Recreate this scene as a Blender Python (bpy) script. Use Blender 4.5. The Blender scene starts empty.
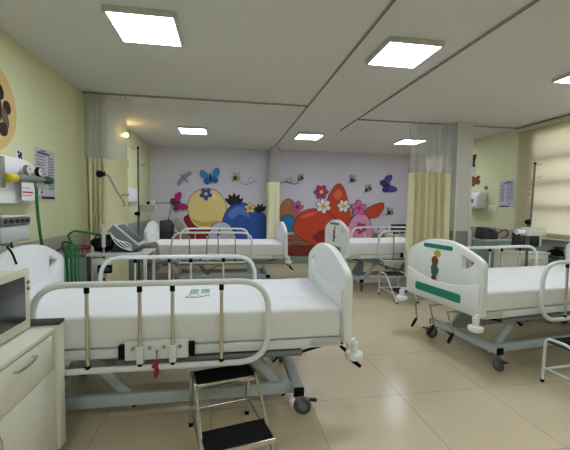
import bpy, bmesh, math, random
from mathutils import Vector, Matrix, noise
random.seed(7)
PI = math.pi
R = math.radians
col = bpy.context.scene.collection

# ------------------------------------------------------------------ camera
FPX, YAW, PITCH, ROLL, HC = 349.5, R(9.4), R(3.07), R(.7), 1.3
cy, sy, cp, sp = math.cos(YAW), math.sin(YAW), math.cos(PITCH), math.sin(PITCH)
fw = Vector((sy*cp, cy*cp, -sp))
r0 = Vector((cy, -sy, 0))
u0 = r0.cross(fw)
rt = r0*math.cos(ROLL) + u0*math.sin(ROLL)
up = -r0*math.sin(ROLL) + u0*math.cos(ROLL)

def at(px, py, x=None, y=None, z=None):
    """point of the photograph on a plane of the room"""
    d = fw + rt*((px-285)/FPX) - up*((py-225)/FPX)
    if x is not None: t = x/d.x
    elif y is not None: t = y/d.y
    else: t = (z-HC)/d.z
    return Vector((0, 0, HC)) + d*t

cam = bpy.data.cameras.new('camera')
cam.sensor_width = 36; cam.sensor_fit = 'HORIZONTAL'
cam.lens = FPX/570*36
cam.clip_start = .02
co = bpy.data.objects.new('camera', cam)
m = Matrix((rt, up, -fw)).transposed().to_4x4()
m.translation = Vector((0, 0, HC))
co.matrix_world = m
col.objects.link(co)
bpy.context.scene.camera = co

# ------------------------------------------------------------------ materials
def lin(c):
    return tuple((v/12.92 if v <= .04045 else ((v+.055)/1.055)**2.4) for v in (k/255 for k in c)) + (1,)

def mat(name, rgb, rough=.5, metal=0, var=.06, scale=8, bump=0, spec=.5, emit=0, trans=0):
    m = bpy.data.materials.new(name); m.use_nodes = True
    nt = m.node_tree; b = nt.nodes['Principled BSDF']
    b.inputs['Roughness'].default_value = rough
    b.inputs['Metallic'].default_value = metal
    b.inputs['Specular IOR Level'].default_value = spec
    tc = nt.nodes.new('ShaderNodeTexCoord')
    n = nt.nodes.new('ShaderNodeTexNoise'); n.inputs['Scale'].default_value = scale
    n.inputs['Detail'].default_value = 3
    nt.links.new(tc.outputs['Object'], n.inputs['Vector'])
    mx = nt.nodes.new('ShaderNodeMix'); mx.data_type = 'RGBA'
    c = lin(rgb)
    mx.inputs[6].default_value = tuple(v*(1-var) for v in c[:3]) + (1,)
    mx.inputs[7].default_value = tuple(min(1, v*(1+var)) for v in c[:3]) + (1,)
    nt.links.new(n.outputs['Fac'], mx.inputs[0])
    nt.links.new(mx.outputs[2], b.inputs['Base Color'])
    if bump:
        bp = nt.nodes.new('ShaderNodeBump'); bp.inputs['Strength'].default_value = bump
        bp.inputs['Distance'].default_value = .01
        nt.links.new(n.outputs['Fac'], bp.inputs['Height'])
        nt.links.new(bp.outputs['Normal'], b.inputs['Normal'])
    if emit:
        b.inputs['Emission Color'].default_value = c
        b.inputs['Emission Strength'].default_value = emit
    return m

M = {}
M['ceiling'] = mat('ceiling_paint', (217, 217, 214), .9, var=.02, scale=2, bump=.05)
M['far'] = mat('mural_wall_paint', (216, 212, 226), .8, var=.03, scale=2)
M['white_plastic'] = mat('white_plastic', (236, 239, 240), .35, var=.02)
M['enamel'] = mat('white_enamel', (226, 230, 232), .3, var=.03)
M['frame'] = mat('grey_enamel', (186, 196, 203), .4, var=.04)
M['framedk'] = mat('dark_grey_tube', (120, 126, 132), .4, var=.05)
M['sheet'] = mat('white_sheet', (232, 233, 234), .85, var=.03, scale=14, bump=.15)
M['chrome'] = mat('chrome', (205, 200, 190), .22, metal=1, var=.03)
M['steel'] = mat('brushed_steel', (170, 166, 158), .38, metal=1, var=.05)
M['pole'] = mat('greenish_grey_steel_pole', (112, 110, 98), .45, metal=.5, var=.06)  # even greenish-grey tone, darker than the other steel
M['black'] = mat('black_rubber', (8, 8, 9), .8, spec=.2, var=.2)
M['darkgrey'] = mat('dark_grey_plastic', (52, 54, 58), .5, var=.1)
M['midgrey'] = mat('mid_grey_plastic', (120, 122, 124), .5, var=.06)
M['litegrey'] = mat('light_grey_plastic', (196, 198, 196), .45, var=.04)
M['wheel'] = mat('grey_wheel', (84, 86, 88), .6, var=.1)
M['teal'] = mat('teal_strip', (20, 140, 122), .4, var=.04)
M['red'] = mat('red_plastic', (150, 22, 32), .5, var=.08)
M['curtain'] = mat('olive_cream_curtain', (238, 232, 194), .8, var=.05, scale=20)
M['cabinet'] = mat('cream_laminate', (228, 228, 212), .45, var=.02, scale=20)
M['cream'] = mat('cream_plastic', (214, 212, 190), .5, var=.04)
M['screen'] = mat('dark_screen', (38, 42, 46), .25, var=.15, scale=3)
M['screengrey'] = mat('grey_screen', (62, 66, 72), .55, var=.15, scale=5)
M['hose'] = mat('green_hose', (20, 118, 62), .4, var=.08)
M['darkgreen'] = mat('dark_green_knob', (12, 78, 48), .4, var=.1)
M['yellow'] = mat('yellow_fitting', (214, 196, 40), .4, var=.05)
M['paper'] = mat('paper_lilac', (200, 198, 214), .8, var=.03)
M['paperwhite'] = mat('paper_white', (228, 226, 226), .8, var=.03)
M['ink'] = mat('printed_ink', (92, 92, 108), .8, var=.1)
M['inkdark'] = mat('printed_ink_dark', (50, 50, 62), .8, var=.1)
M['brown'] = mat('brown_vinyl', (122, 108, 100), .55, var=.1, scale=12)
M['track'] = mat('track_aluminium', (168, 168, 164), .5, metal=.3, var=.05)
M['trackdark'] = mat('track_shadow_slot', (92, 92, 90), .7, var=.05)
M['trim'] = mat('white_corner_trim', (214, 214, 206), .5, var=.02)
M['band'] = mat('grey_wall_guard', (164, 163, 152), .55, var=.04, scale=4)
M['skirt'] = mat('green_grey_skirting', (138, 158, 128), .6, var=.04)
M['winframe'] = mat('window_frame_alu', (150, 150, 145), .4, metal=.5, var=.03)
M['diffuser'] = mat('lamp_diffuser', (236, 244, 255), .6, var=0, emit=13)
M['blind'] = None

def net_material(dens, name):
    m = bpy.data.materials.new(name); m.use_nodes = True
    nt = m.node_tree; nt.nodes.clear()
    o = nt.nodes.new('ShaderNodeOutputMaterial')
    mx = nt.nodes.new('ShaderNodeMixShader')
    t = nt.nodes.new('ShaderNodeBsdfTransparent'); d = nt.nodes.new('ShaderNodeBsdfDiffuse')
    d.inputs[0].default_value = lin((225, 226, 222))
    tl = nt.nodes.new('ShaderNodeBsdfTranslucent'); tl.inputs[0].default_value = lin((225, 226, 222))
    a = nt.nodes.new('ShaderNodeMixShader'); a.inputs[0].default_value = .4
    nt.links.new(d.outputs[0], a.inputs[1]); nt.links.new(tl.outputs[0], a.inputs[2])
    mx.inputs[0].default_value = dens
    nt.links.new(t.outputs[0], mx.inputs[1]); nt.links.new(a.outputs[0], mx.inputs[2])
    nt.links.new(mx.outputs[0], o.inputs[0])
    return m
M['net'] = net_material(.40, 'curtain_net')
M['netdense'] = net_material(.78, 'curtain_net_bunched')

def blind_material():
    m = bpy.data.materials.new('roller_blind_cloth'); m.use_nodes = True
    nt = m.node_tree; nt.nodes.clear()
    o = nt.nodes.new('ShaderNodeOutputMaterial')
    mx = nt.nodes.new('ShaderNodeMixShader'); mx.inputs[0].default_value = .5
    d = nt.nodes.new('ShaderNodeBsdfDiffuse'); t = nt.nodes.new('ShaderNodeBsdfTranslucent')
    w = nt.nodes.new('ShaderNodeTexWave'); w.bands_direction = 'Z'; w.inputs['Scale'].default_value = 60
    tc = nt.nodes.new('ShaderNodeTexCoord'); nt.links.new(tc.outputs['Object'], w.inputs['Vector'])
    c = nt.nodes.new('ShaderNodeMix'); c.data_type = 'RGBA'
    c.inputs[6].default_value = lin((226, 216, 188)); c.inputs[7].default_value = lin((234, 226, 200))
    nt.links.new(w.outputs['Fac'], c.inputs[0])
    nt.links.new(c.outputs[2], d.inputs[0]); nt.links.new(c.outputs[2], t.inputs[0])
    nt.links.new(d.outputs[0], mx.inputs[1]); nt.links.new(t.outputs[0], mx.inputs[2])
    nt.links.new(mx.outputs[0], o.inputs[0])
    return m
M['blind'] = blind_material()

def glass_material():
    m = bpy.data.materials.new('window_glass'); m.use_nodes = True
    nt = m.node_tree; nt.nodes.clear()
    o = nt.nodes.new('ShaderNodeOutputMaterial'); mx = nt.nodes.new('ShaderNodeMixShader')
    t = nt.nodes.new('ShaderNodeBsdfTransparent'); g = nt.nodes.new('ShaderNodeBsdfGlossy')
    g.inputs['Roughness'].default_value = .05; mx.inputs[0].default_value = .08
    nt.links.new(t.outputs[0], mx.inputs[1]); nt.links.new(g.outputs[0], mx.inputs[2])
    nt.links.new(mx.outputs[0], o.inputs[0]); return m
M['glass'] = glass_material()

def zones_material(name, upper, lower, zsplit, rough=.7):
    """wall paint: one colour above a height, another below"""
    m = mat(name, upper, rough, var=.03, scale=1.5, bump=.03)
    nt = m.node_tree; b = nt.nodes['Principled BSDF']
    src = b.inputs['Base Color'].links[0].from_socket
    g = nt.nodes.new('ShaderNodeNewGeometry'); s = nt.nodes.new('ShaderNodeSeparateXYZ')
    nt.links.new(g.outputs['Position'], s.inputs[0])
    ge = nt.nodes.new('ShaderNodeMath'); ge.operation = 'LESS_THAN'; ge.inputs[1].default_value = zsplit
    nt.links.new(s.outputs['Z'], ge.inputs[0])
    mx = nt.nodes.new('ShaderNodeMix'); mx.data_type = 'RGBA'
    nt.links.new(ge.outputs[0], mx.inputs[0]); nt.links.new(src, mx.inputs[6])
    mx.inputs[7].default_value = lin(lower)
    nt.links.new(mx.outputs[2], b.inputs['Base Color'])
    return m
M['greenwall'] = zones_material('green_wall_paint', (220, 222, 178), (150, 180, 168), .84)
M['column'] = zones_material('column_paint', (206, 206, 200), (146, 146, 138), .97)

def floor_material():
    m = mat('porcelain_floor_tiles', (214, 199, 170), .22, var=.07, scale=1.6, spec=.5)
    nt = m.node_tree; b = nt.nodes['Principled BSDF']
    src = b.inputs['Base Color'].links[0].from_socket
    g = nt.nodes.new('ShaderNodeNewGeometry'); s = nt.nodes.new('ShaderNodeSeparateXYZ')
    nt.links.new(g.outputs['Position'], s.inputs[0])
    outs = []
    for ax, off in (('X', .55), ('Y', 2.205)):
        a = nt.nodes.new('ShaderNodeMath'); a.operation = 'SUBTRACT'; a.inputs[1].default_value = off - 20*.641
        nt.links.new(s.outputs[ax], a.inputs[0])
        p = nt.nodes.new('ShaderNodeMath'); p.operation = 'PINGPONG'; p.inputs[1].default_value = .641/2
        nt.links.new(a.outputs[0], p.inputs[0])
        l = nt.nodes.new('ShaderNodeMath'); l.operation = 'LESS_THAN'; l.inputs[1].default_value = .0022
        nt.links.new(p.outputs[0], l.inputs[0]); outs.append(l)
    mxx = nt.nodes.new('ShaderNodeMath'); mxx.operation = 'MAXIMUM'
    nt.links.new(outs[0].outputs[0], mxx.inputs[0]); nt.links.new(outs[1].outputs[0], mxx.inputs[1])
    mx = nt.nodes.new('ShaderNodeMix'); mx.data_type = 'RGBA'
    nt.links.new(mxx.outputs[0], mx.inputs[0]); nt.links.new(src, mx.inputs[6])
    mx.inputs[7].default_value = lin((164, 152, 128))
    nt.links.new(mx.outputs[2], b.inputs['Base Color'])
    return m
M['floor'] = floor_material()
PAINT = {}
def paint(rgb):
    if rgb not in PAINT:
        PAINT[rgb] = mat('mural_paint', rgb, .75, var=.05, scale=6)
    return PAINT[rgb]

# ------------------------------------------------------------------ mesh helpers
def fillet(pts, rad, n=6, closed=False):
    pts = [Vector(p) for p in pts]; out = []
    N = len(pts)
    for i, p in enumerate(pts):
        if not closed and i in (0, N-1):
            out.append(p); continue
        a, b = pts[i-1], pts[(i+1) % N]
        da, db = (a-p), (b-p)
        t = min(rad, da.length*.49, db.length*.49)
        p0, p1 = p+da.normalized()*t, p+db.normalized()*t
        for k in range(n+1):
            s = k/n
            out.append(p0*(1-s)**2 + p*2*s*(1-s) + p1*s*s)
    return out

class MB:
    def __init__(self): self.bm = bmesh.new()
    def box(self, c, s, bev=0, rot=None, seg=2):
        t = bmesh.new(); bmesh.ops.create_cube(t, size=1)
        bmesh.ops.scale(t, vec=Vector(s), verts=t.verts)
        if bev: bmesh.ops.bevel(t, geom=t.edges[:], offset=min(bev, min(s)*.49), segments=seg, profile=.5, affect='EDGES')
        if rot is not None: bmesh.ops.transform(t, matrix=rot.to_4x4(), verts=t.verts)
        bmesh.ops.translate(t, vec=Vector(c), verts=t.verts)
        self.add(t); return self
    def bx(self, x0, x1, y0, y1, z0, z1, bev=0):
        return self.box(((x0+x1)/2, (y0+y1)/2, (z0+z1)/2), (abs(x1-x0), abs(y1-y0), abs(z1-z0)), bev)
    def add(self, t):
        me = bpy.data.meshes.new('t'); t.to_mesh(me); t.free(); self.bm.from_mesh(me); bpy.data.meshes.remove(me)
    def tube(self, pts, r, seg=10, closed=False, radii=None):
        pts = [Vector(p) for p in pts]; N = len(pts); bm = self.bm
        rings = []; nrm = None
        for i, p in enumerate(pts):
            if closed: tg = pts[(i+1) % N]-pts[i-1]
            else: tg = pts[min(i+1, N-1)]-pts[max(i-1, 0)]
            tg.normalize()
            if nrm is None:
                nrm = tg.orthogonal().normalized()
            else:
                nrm = (nrm - tg*nrm.dot(tg))
                if nrm.length < 1e-6: nrm = tg.orthogonal()
                nrm.normalize()
            bn = tg.cross(nrm)
            rr = radii[i] if radii else r
            rings.append([bm.verts.new(p + (nrm*math.cos(2*PI*k/seg) + bn*math.sin(2*PI*k/seg))*rr) for k in range(seg)])
        for i in range(N if closed else N-1):
            a, b = rings[i], rings[(i+1) % N]
            off = 0
            if closed and i == N-1:
                off = min(range(seg), key=lambda o: (a[0].co-b[o].co).length)
            for k in range(seg):
                bm.faces.new((a[k], a[(k+1) % seg], b[(k+1+off) % seg], b[(k+off) % seg]))
        if not closed:
            bm.faces.new(rings[0][::-1]); bm.faces.new(rings[-1])
        return self
    def cyl(self, a, b, r, r2=None, seg=14):
        return self.tube([a, b], r, seg, radii=[r, r if r2 is None else r2])
    def bar(self, a, b, w, h, bev=.004):
        """rectangular bar from a to b, w sideways (horizontal), h the other way"""
        a, b = Vector(a), Vector(b); d = b-a
        x = d.normalized(); y = Vector((0, 0, 1)).cross(x)
        if y.length < 1e-4: y = Vector((0, 1, 0))
        y.normalize(); z = x.cross(y)
        return self.box((a+b)/2, (d.length, w, h), bev, Matrix((x, y, z)).transposed())
    def lathe(self, prof, c, axis='z', seg=20):
        bm = self.bm; rings = []
        c = Vector(c)
        for r_, h in prof:
            ring = []
            for k in range(seg):
                a = 2*PI*k/seg; u, v = r_*math.cos(a), r_*math.sin(a)
                q = {'z': (u, v, h), 'y': (u, h, v), 'x': (h, u, v)}[axis]
                ring.append(bm.verts.new(c+Vector(q)))
            rings.append(ring)
        for a, b in zip(rings, rings[1:]):
            for k in range(seg): bm.faces.new((a[k], a[(k+1) % seg], b[(k+1) % seg], b[k]))
        bm.faces.new(rings[0][::-1]); bm.faces.new(rings[-1])
        return self
    def ball(self, c, r, sx=1, sy_=1, sz=1, seg=14):
        t = bmesh.new(); bmesh.ops.create_uvsphere(t, u_segments=seg, v_segments=max(6, seg//2), radius=r)
        bmesh.ops.scale(t, vec=(sx, sy_, sz), verts=t.verts); bmesh.ops.translate(t, vec=Vector(c), verts=t.verts)
        self.add(t); return self
    def prism(self, outline, to3, depth, holes=(), bev=0):
        """2D outline (with holes) filled, extruded by the vector depth; to3 maps (u,v) to 3D"""
        t = bmesh.new()
        for loop in [outline]+list(holes):
            vs = [t.verts.new(to3(*p)) for p in loop]
            for i in range(len(vs)): t.edges.new((vs[i-1], vs[i]))
        bmesh.ops.triangle_fill(t, use_beauty=True, edges=t.edges[:])
        g = bmesh.ops.extrude_face_region(t, geom=t.faces[:])
        bmesh.ops.translate(t, vec=Vector(depth), verts=[v for v in g['geom'] if isinstance(v, bmesh.types.BMVert)])
        bmesh.ops.recalc_face_normals(t, faces=t.faces[:])
        if bev:
            es = [e for e in t.edges if len(e.link_faces) == 2 and e.calc_face_angle(0) > .9]
            bmesh.ops.bevel(t, geom=es, offset=bev, segments=2, profile=.5, affect='EDGES', clamp_overlap=True)
        self.add(t); return self
    def grid(self, fn, nu, nv):
        bm = self.bm
        g = [[bm.verts.new(fn(i/nu, j/nv)) for j in range(nv+1)] for i in range(nu+1)]
        for i in range(nu):
            for j in range(nv): bm.faces.new((g[i][j], g[i+1][j], g[i+1][j+1], g[i][j+1]))
        return self
    def build(self, name, m, parent=None, smooth=.6):
        bm = self.bm
        bmesh.ops.recalc_face_normals(bm, faces=bm.faces[:])
        for f in bm.faces: f.smooth = True
        for e in bm.edges: e.smooth = e.calc_face_angle(0) < smooth
        me = bpy.data.meshes.new(name); bm.to_mesh(me); bm.free()
        me.materials.append(m if not isinstance(m, str) else M[m])
        o = bpy.data.objects.new(name, me); col.objects.link(o)
        if parent is not None: o.parent = parent
        return o

def tag(o, label=None, cat=None, group=None, kind=None):
    if label: o['label'] = label
    if cat: o['category'] = cat
    if group: o['group'] = group
    if kind: o['kind'] = kind
    return o

def thing(name, label, cat, loc=(0, 0, 0), rz=0, group=None):
    o = bpy.data.objects.new(name, None); o.empty_display_size = .1
    col.objects.link(o); o.location = loc; o.rotation_euler = (0, 0, rz)
    return tag(o, label, cat, group)

def copy_tree(o, parent=None):
    kids = [k for k in bpy.data.objects if k.parent == o]
    c = o.copy(); col.objects.link(c)
    if parent is not None: c.parent = parent
    for k in kids: copy_tree(k, c)
    return c

def struct(name, mb, m): return tag(mb.build(name, m), kind='structure')

# ------------------------------------------------------------------ room
XL, XR, YF, YB, ZC = -1.6, 4.42, 7.757, -2.4, 2.54
struct('floor', MB().bx(XL-.15, XR+.15, YB-.15, YF+.15, -.12, 0), 'floor')
struct('ceiling', MB().bx(XL-.15, XR+.15, YB-.15, YF+.15, ZC, ZC+.12), 'ceiling')
struct('wall_left', MB().bx(XL-.15, XL, YB, YF, 0, ZC), 'greenwall')
struct('wall_far', MB().bx(XL-.15, XR+.15, YF, YF+.15, 0, ZC), 'far')
struct('wall_back', MB().bx(XL-.15, XR+.15, YB-.15, YB, 0, ZC), 'greenwall')
W1, W2, ZW0, ZW1 = (1.9, 4.50), (5.95, 7.35), .90, 2.42
wr = MB()
wr.bx(XR, XR+.15, YB, W1[0], 0, ZC); wr.bx(XR, XR+.15, W1[1], W2[0], 0, ZC); wr.bx(XR, XR+.15, W2[1], YF, 0, ZC)
for w in (W1, W2):
    wr.bx(XR, XR+.15, w[0], w[1], 0, ZW0); wr.bx(XR, XR+.15, w[0], w[1], ZW1, ZC)
struct('wall_right', wr, 'greenwall')
# grey wall guards and skirting
struct('trim_1', MB().bx(XL, XL+.008, YB, YF, .83, .985, .003), 'band')
struct('trim_2', MB().bx(XR-.008, XR, YB, YF, .80, .975, .003), 'band')
struct('baseboard_far', MB().bx(XL+.001, XR-.001, YF-.012, YF, 0, .175, .003), 'skirt')
struct('baseboard_left', MB().bx(XL, XL+.012, YB, YF-.012, 0, .08, .003), 'band')
struct('baseboard_right', MB().bx(XR-.012, XR, YB, YF-.012, 0, .08, .003), 'band')
# windows: frame, bars, glass
for i, w in enumerate((W1, W2), 1):
    wn = bpy.data.objects.new('window_%d' % i, None); col.objects.link(wn)
    wn.location = (XR+.065, (w[0]+w[1])/2, ZW0); tag(wn, kind='structure')
    fr = MB(); h = (w[1]-w[0])/2
    for s in (-1, 1): fr.bx(-.03, .03, s*h-.02*(1+s), s*h+.02*(1-s), 0, ZW1-ZW0)
    fr.bx(-.03, .03, -h, h, 0, .04); fr.bx(-.03, .03, -h, h, ZW1-ZW0-.04, ZW1-ZW0)
    fr.build('frame', 'winframe', wn)
    for zz in (1.33, 1.68, 2.03): MB().bx(-.02, .02, -h, h, zz-ZW0-.032, zz-ZW0+.032).build('bar', 'winframe', wn)
    MB().bx(-.02, .02, -.015, .015, 0, ZW1-ZW0).build('mullion', 'winframe', wn)
    MB().bx(.004, .008, -h, h, 0, ZW1-ZW0).build('pane', 'glass', wn)

def blind(y0, y1, label):
    t = thing('roller_blind', label, 'blind', (XR-.03, (y0+y1)/2, .87))
    h = (y1-y0)/2
    MB().grid(lambda u, v: (.008+.002*math.sin(u*40), -h+2*h*u, .02+1.6*v), 40, 4).build('blind_cloth', 'blind', t)
    MB().cyl((.0, -h, 0.02), (.0, h, .02), .012).build('bottom_bar', 'cream', t)
    MB().bx(-.035, .028, -h-.01, h+.01, 1.59, 1.655, .01).build('valance', 'cream', t)
blind(1.8, 4.77, 'wide cream roller blind lowered over the near window behind the right front bed')
blind(5.85, 7.45, 'cream roller blind on the far window, seen through the curtain netting')

# column
c1 = MB().bx(3.262, 3.492, 4.60, 4.96, 0, ZC)
struct('trim_3', c1, 'column')
for k, (x, y) in enumerate(((3.262, 4.60), (3.492, 4.60)), 4):
    struct('trim_%d' % k, MB().bx(x-.012, x+.012, y-.008, y+.012, 0, ZC-.002, .003), 'trim')

# ------------------------------------------------------------------ ceiling tracks
def track(label, a, b):
    a, b = Vector(a), Vector(b); d = (b-a).normalized(); n = Vector((-d.y, d.x, 0))
    t = thing('curtain_track', label, 'curtain rail', (a+b)/2)
    o = (a+b)/2
    MB().bar(a-o, b-o, .018, .014, .002).build('rail', 'track', t)
    MB().bar(a-o+n*.0-Vector((0, 0, .009)), b-o-Vector((0, 0, .008)), .007, .003, .0).build('slot', 'trackdark', t)
ZT = ZC-.008
track('long ceiling curtain track running from the far wall mural towards the camera, left one', (.975, -1.5, ZT), (.975, 7.72, ZT))
track('long ceiling curtain track ending mid-ceiling, right one', (1.80, -1.5, ZT), (1.80, 5.5, ZT))
track('short ceiling curtain track from the left wall, above the left bunched curtain', (XL+.01, 4.26, ZT), (.96, 4.26, ZT))
track('short ceiling curtain track running past the column to the right wall', (1.815, 4.76, ZT), (3.25, 4.76, ZT))
track('short piece of ceiling track between the column and the right wall', (3.50, 4.76, ZT), (XR-.01, 4.76, ZT))

# ------------------------------------------------------------------ ceiling lights
def light(x, y, label, on=True):
    t = thing('ceiling_light', label, 'ceiling light', (x, y, ZC), 0, 'square LED panels on the ceiling')
    s = .214
    f = MB()
    for a, b in (((-s, -s), (s, -s)), ((s, -s), (s, s)), ((s, s), (-s, s)), ((-s, s), (-s, -s))):
        f.bar((a[0], a[1], -.018), (b[0], b[1], -.018), .022, .036, .002)
    f.build('frame', 'litegrey', t)
    MB().bx(-s+.01, s-.01, -s+.01, s-.01, -.034, -.02).build('diffuser', 'diffuser', t)
light(-.555, 2.62, 'square lit ceiling panel nearest the left wall, in front of the left track')
light(1.375, 2.665, 'square lit ceiling panel between the two long curtain tracks, nearest the camera')
light(3.26, 2.72, 'square lit ceiling panel cut by the right edge of the photo')
light(-.555, 5.97, 'small lit ceiling panel in the far left bay above the blue butterfly')
light(1.39, 6.01, 'small lit ceiling panel in the far middle, just right of the left track')
light(3.32, 6.06, 'small lit ceiling panel seen over the right curtain netting')
for x in (-.555, 1.375, 3.26):          # assumed, unseen row of panels behind the photographer, added for its light
    a = bpy.data.lights.new('unseen_ceiling_lamp', 'AREA'); a.size = .42; a.energy = 8; a.color = (.93, .97, 1)
    o = bpy.data.objects.new('unseen_ceiling_lamp', a); col.objects.link(o); o.location = (x, -.72, ZC-.04)

# daylight outside the windows
for (w, e) in ((W1, 19), (W2, 12)):
    a = bpy.data.lights.new('daylight', 'AREA'); a.shape = 'RECTANGLE'; a.size = 2.2; a.size_y = w[1]-w[0]; a.energy = e
    a.color = (1, .96, .88)
    o = bpy.data.objects.new('daylight', a); col.objects.link(o)
    o.location = (XR+1.0, (w[0]+w[1])/2, 1.8); o.rotation_euler = (0, R(90), 0)
wd = bpy.data.worlds.new('world'); bpy.context.scene.world = wd; wd.use_nodes = True
nt = wd.node_tree; sky = nt.nodes.new('ShaderNodeTexSky'); sky.sky_type = 'NISHITA'
sky.sun_disc = False; sky.sun_elevation = R(40)
nt.links.new(sky.outputs[0], nt.nodes['Background'].inputs[0]); nt.nodes['Background'].inputs[1].default_value = .12

# ------------------------------------------------------------------ hospital bed
def panel_outline():
    half = [(.02, 1.033), (.12, 1.026), (.22, 1.004), (.32, .968), (.40, .935), (.452, .908), (.474, .885), (.48, .855),
            (.48, .515), (.472, .487), (.45, .474)]
    return half + [(-u, v) for u, v in reversed(half)]
HOLE = [(.258, .928), (.382, .882), (.355, .856), (.258, .797)]

def end_panel(name, x, sgn, bed, decal, wscale=1):
    """rounded plastic bed end; sgn = +1 when its outer face looks along +x"""
    th = .05
    to3 = lambda u, v: (x, u, v)
    holes = [HOLE]
    p = MB().prism(panel_outline(), to3, (sgn*th, 0, 0), holes, bev=.010)
    # raised belly with a wavy upper edge on the outside, and a plain rib inside
    up_ = [(.455*math.cos(PI*k/16), .70+.035*math.cos(2*PI*k/16)) for k in range(17)]
    o2 = up_ + [(-.455, .50), (.455, .50)]
    p.prism(o2, lambda u, v: (x+sgn*(th-.001), u, v), (sgn*.010, 0, 0), bev=.005)
    o3 = [(.44, .80), (.25, .77), (-.25, .77), (-.44, .80), (-.44, .50), (.44, .50)]
    p.prism(o3, lambda u, v: (x+sgn*.001, u, v), (-sgn*.008, 0, 0), bev=.004)
    po = p.build(name, 'white_plastic', bed, smooth=.7)
    def strip(pts, d0):
        return MB().prism(pts, lambda u, v: (x+sgn*d0, u, v), (sgn*.003, 0, 0))
    po.scale.y = wscale; po.location.y = .48*(1-wscale)
    rr = lambda u0, u1, v0, v1, rad: [tuple(q)[:2] for q in fillet([(u0, v0, 0), (u1, v0, 0), (u1, v1, 0), (u0, v1, 0)], rad, 4, True)]
    tag(strip(rr(-.225, .15, .948, .985, .018), th-.001).build('colour_strip', 'teal', po), 'teal strip along the top')
    tag(strip(rr(-.32, .27, .54, .612, .025), th+.009).build('colour_strip', 'teal', po), 'teal strip along the bottom')
    if decal:      # a plain generic sticker: round badge, brown patch and green patch
        d = MB()
        d.prism([(.02+.045*math.cos(a), .905+.032*math.sin(a)) for a in [2*PI*k/16 for k in range(16)]], lambda u, v: (x+sgn*(th-.001), u*sgn+decal, v), (sgn*.002, 0, 0))
        d.build('sticker', paint((196, 164, 92)), po)
        blob = lambda cx, cz, a, b, ph: [(cx+a*math.cos(t)*(1+.12*math.sin(3*t+ph)), cz+b*math.sin(t)) for t in [2*PI*k/20 for k in range(20)]]
        MB().prism(blob(-.01, .83, .042, .05, 0), lambda u, v: (x+sgn*th, u*sgn+decal, v), (sgn*.002, 0, 0)).build('sticker', paint((128, 66, 40)), po)
        MB().prism(blob(-.012, .755, .05, .055, 1), lambda u, v: (x+sgn*(th+.0005), u*sgn+decal, v), (sgn*.002, 0, 0)).build('sticker', paint((66, 104, 88)), po)
        MB().prism(blob(-.01, .69, .034, .02, 2), lambda u, v: (x+sgn*(th+.009), u*sgn+decal, v), (sgn*.002, 0, 0)).build('sticker', paint((110, 52, 34)), po)
    return po

def caster(x, y, bed, ang):
    """swivel caster; ang = where the wheel trails"""
    d = Vector((math.cos(ang), math.sin(ang), 0)); n = Vector((-d.y, d.x, 0))
    c = Vector((x, y, 0)) + d*.03
    r = .056
    f = MB()
    f.cyl((x, y, .118), (x, y, .135), .020)
    f.lathe([(.026, .108), (.030, .112), (.026, .12)], (x, y, 0))
    for s in (-1, 1):
        a = Vector((x, y, .112)) + n*s*.021; b = c + n*s*.021 + Vector((0, 0, r))
        f.bar(a, b, .004, .03, .001)
    f.bar(Vector((x, y, .112))-n*.021, Vector((x, y, .112))+n*.021, .03, .006, .001)
    f.bar(Vector((x, y, .110)), Vector((x, y, .10))+d*.085, .03, .008, .003)
    fo = f.build('caster', 'midgrey', bed)
    w = MB()
    ax = n
    pts = []
    for rr, h in ((r*.62, -.014), (r*.92, -.013), (r, -.008), (r, .008), (r*.92, .013), (r*.62, .014)):
        pts.append((rr, h))
    bmv = w.bm; rings = []
    seg = 22
    for rr, h in pts:
        rings.append([bmv.verts.new(c + Vector((0, 0, r)) + n*h + d*rr*math.cos(2*PI*k/seg) + Vector((0, 0, rr*math.sin(2*PI*k/seg)))) for k in range(seg)])
    for a, b in zip(rings, rings[1:]):
        for k in range(seg): bmv.faces.new((a[k], a[(k+1) % seg], b[(k+1) % seg], b[k]))
    bmv.faces.new(rings[0]); bmv.faces.new(rings[-1])
    wo = w.build('wheel', 'wheel', fo)
    for s in (-1, 1):
        q = c + Vector((0, 0, r)) + n*s*.0135
        MB().cyl(q, q+n*s*.006, r*.5, r*.42, seg=14).build('hub_cap', 'midgrey', wo)
    q = Vector((x, y, .108)) + d*.075
    MB().box(q+d*.02-Vector((0, 0, .008)), (.05, .034, .010), .004, Matrix((d, n, Vector((0, 0, 1)))).transposed()).build('brake_pedal', 'darkgrey', fo)

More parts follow.
